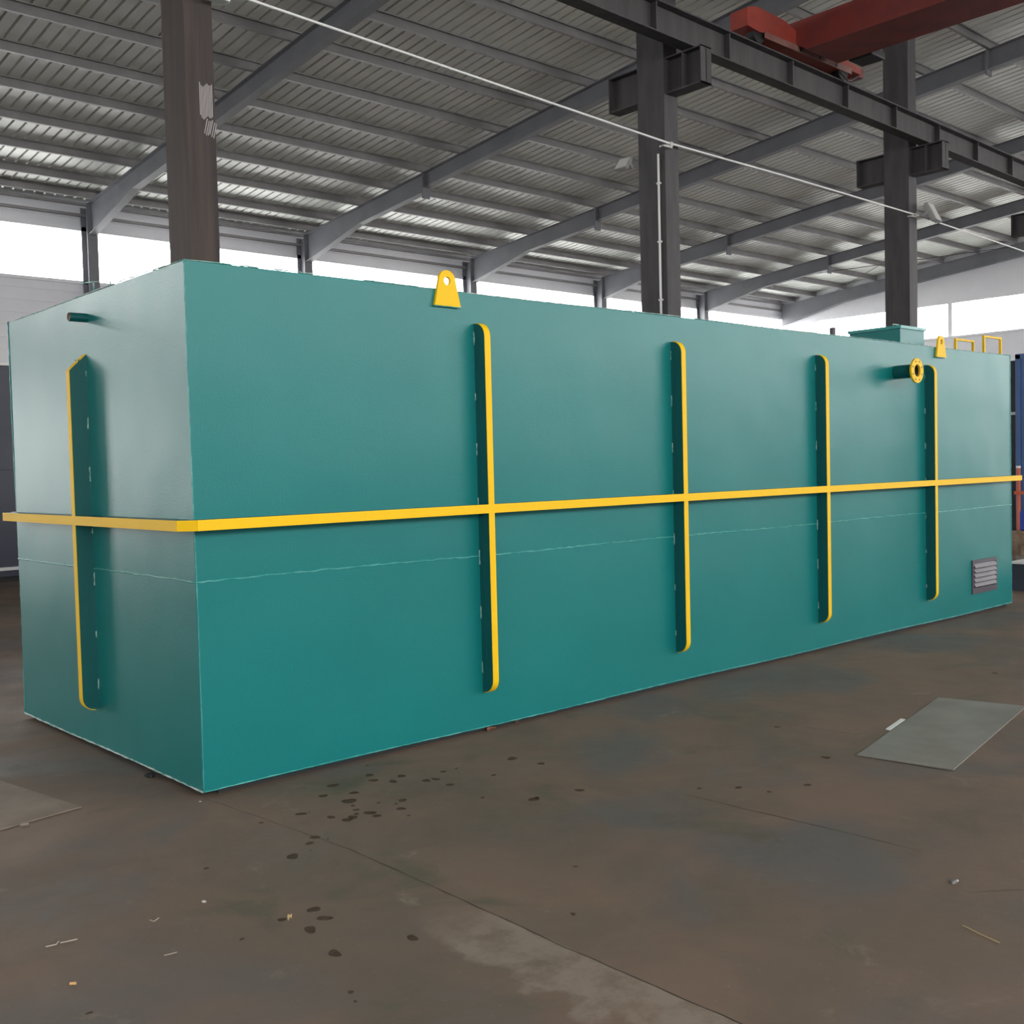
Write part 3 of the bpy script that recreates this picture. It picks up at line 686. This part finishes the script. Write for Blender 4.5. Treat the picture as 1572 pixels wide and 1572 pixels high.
# goods stacked behind the trough
for k, (z0, z1, m, lb) in enumerate([(FZ, .10, 'wood', 'bottom timber plank of the stack behind the dark platform'), (.10, .23, 'concrete', 'grey plank in the middle of the stack behind the dark platform'), (.23, .36, 'wood', 'top timber plank of the stack behind the dark platform')]):
    o = MB().box((12.6+.04*k, -.4, z0), (13.05, 1.34-.05*k, z1), 0).build('timber_plank', M[m], bevel=.006); tag(o, lb, 'plank', 'stacked planks')
pc = MB().box((13.2, .6, FZ), (14.3, 1.60, .535)).build('timber_crate', M['wood'], bevel=.01); tag(pc, 'brown timber crate carrying the blue canister at the right edge', 'crate')
yo = thing('hand_pump', 'small yellow machine on the plank stack at the right edge', 'machine', (12.8, 1.0, .36))
MB().box((12.72, .8, .36), (13.0, 1.20, .46)).build('body', M['yellow'], yo, bevel=.02)
MB().tube([(12.8, 1.17, .46), (12.8, 1.17, .51), (12.9, 1.0, .51)], .018, 8).build('handle', M['yellow'], yo)
bb = thing('blue_canister', 'blue square canister below the orange posts at the right edge', 'canister', (13.6, 1.3, .535))
MB().box((13.25, 1.0, .535), (13.9, 1.50, .83)).build('body', M['blue2'], bb, bevel=.03)
MB().tube([(13.5, 1.2, .83), (13.5, 1.2, .87)], .05, 12).build('cap', M['white'], bb)
for (x, y, lb) in ((17.6, 3.34, 'orange post at the right edge, nearer the green tank'), (17.7, 3.12, 'orange post at the right edge, farther from the green tank')):
    pz = thing('barrier_post', lb, 'post', (x, y, FZ), 'orange posts')
    MB().tube([(x, y, FZ), (x, y, 1.38)], .035, 10).build('pole', M['orange'], pz)
    MB().tube([(x, y, 1.38), (x, y, 1.42)], .04, 10).build('cap', M['white'], pz)
o = MB().beam((17.555, 3.4, .93), (17.655, 2.4, .93), .02, .06).build('barrier_rail', M['orange']); tag(o, 'orange crossbar joining the orange posts', 'rail')

# ---------------------------------------------------------------- things on the floor
def slab(name, pts, t, m, label, cat, zz=FZ+.0008):
    o = MB().prism([(x, y, zz) for x, y in pts], (0, 0, t)).build(name, m, bevel=.0008)
    return tag(o, label, cat)
slab('steel_plate', [(2.938, -1.959), (3.015, -2.478), (4.735, -2.14), (4.61, -1.60)], .005, M['plate'], 'grey bare steel plate lying on the floor at the right', 'plate')
slab('floor_plate', [(-.906, .256), (-.499, .324), (-.64, 1.133), (-2.2, .9), (-2.05, .07)], .006, M['plate2'], 'dusty brown steel plate lying on the floor at the left edge', 'plate')
slab('metal_strip', [(3.57, -1.812), (3.575, -1.780), (3.89, -1.712), (3.885, -1.745)], .004, M['white'], 'short pale strip lying beside the steel plate', 'strip')
def rock(name, c, r, m, label, cat, sz=(1, 1, .6), seed=0):
    rnd = random.Random(seed); mb = MB(); n = 8; rings = [(0, .85), (.5, 1.), (.85, .7)]
    vs = []
    for (h, q) in rings:
        for k in range(n):
            a = 2*math.pi*k/n; rr = r*q*rnd.uniform(.75, 1.15)
            vs.append((c[0]+rr*math.cos(a)*sz[0], c[1]+rr*math.sin(a)*sz[1], FZ+.001+h*r*sz[2]*rnd.uniform(.9, 1.1) if h else FZ+.001))
    vs.append((c[0], c[1], FZ+r*sz[2]))
    fs = [list(range(n))[::-1]]
    for i in range(2):
        for k in range(n): fs.append([i*n+k, i*n+(k+1) % n, (i+1)*n+(k+1) % n, (i+1)*n+k])
    for k in range(n): fs.append([2*n+k, 2*n+(k+1) % n, 3*n])
    mb.add(vs, fs); o = mb.build(name, m); return tag(o, label, cat)
rock('concrete_chip', (-.798, .245), .024, M['concrete'], 'grey concrete chip on the edge of the left floor plate', 'stone', (1, .8, .7), 3)
rock('dark_stone', (-.023, .60), .03, M['black'], 'dark lump tucked under the bottom edge of the tank end', 'stone', (1, 1, .8), 4)
rock('foil_scrap', (1.556, -3.185), .017, M['foil'], 'crumpled shiny scrap on the floor at the right', 'scrap', (1.3, .8, .7), 5)
rock('paint_crumb', (-.613, -1.244), .011, M['white'], 'small white crumb on the floor below the tank corner', 'crumb', (.8, 1.1, .4), 6)
rock('pebble', (-.035, -.03), .006, M['white'], 'tiny pale pebble under the front corner of the tank', 'stone', (1, 1, .6), 7)
def leaf(c, L_, W_, a, m, label):
    mb = MB(); n = 7; top = []
    ca, sa = math.cos(a), math.sin(a)
    def tr_(u, v, h): return (c[0]+u*ca-v*sa, c[1]+u*sa+v*ca, FZ+.002+h)
    vs = []
    for i in range(n):
        t = i/(n-1); u = (t-.5)*L_; wv = W_*.5*math.sin(math.pi*(.06+.9*t))*(1+.25*((i % 2)-.5)); h = .010*math.sin(math.pi*t)
        vs += [tr_(u, -wv, h+.012), tr_(u, 0, h), tr_(u, wv, h+.008)]
    fs = []
    for i in range(n-1):
        b = 3*i; fs += [[b, b+3, b+4, b+1], [b+1, b+4, b+5, b+2]]
    mb.add(vs, fs); o = mb.build('dry_leaf', m); s = o.modifiers.new('t', 'SOLIDIFY'); s.thickness = .0012; s.offset = 1
    return tag(o, label, 'leaf', 'dry leaves')
leaf((1.945, -.0), .085, .05, .3, M['leaf'], 'dry brown leaf at the foot of the tank below the first front stiffener')
leaf((2.19, .035), .05, .03, .8, M['leaf'], 'small curled brown leaf at the foot of the tank right of the larger leaf')
leaf((-.462, -1.63), .022, .014, .5, M['straw'], 'tiny yellow leaf scrap among the damp spots')
def sticks(name, lines, r, m, label, cat, group=None):
    mb = MB()
    for ln in lines: mb.tube([(x, y, FZ+.002+r) for x, y in ln], r, 6)
    o = mb.build(name, m); return tag(o, label, cat, group)
sticks('straw', [[(1.196, -3.389), (1.17, -3.46), (1.148, -3.54)]], .0016, M['straw'], 'yellow straw lying on the floor at the lower right', 'straw')
sticks('splinter', [[(-1.199, -1.218), (-1.165, -1.225), (-1.150, -1.205)], [(-1.150, -1.222), (-1.131, -1.228), (-1.095, -1.235)]], .0018, M['twig'], 'pale forked splinter on the floor at the lower left', 'splinter', 'splinters')
sticks('splinter', [[(-.838, -1.262), (-.832, -1.285), (-.805, -1.268)]], .0016, M['twig'], 'small bent splinter between the white crumb and the forked splinter', 'splinter', 'splinters')
sticks('splinter', [[(-.928, -1.585), (-.91, -1.59), (-.885, -1.593)]], .0012, M['twig'], 'short straight splinter below the bent one', 'splinter', 'splinters')
cb = MB(); cb.tube([(-1.242, -1.568, FZ+.006), (-1.226, -1.580, FZ+.006)], .0048, 12)
tag(cb.build('cigarette_butt', M['cork'], smooth=False), 'tan cigarette butt on the floor near the bottom left corner', 'cigarette butt')
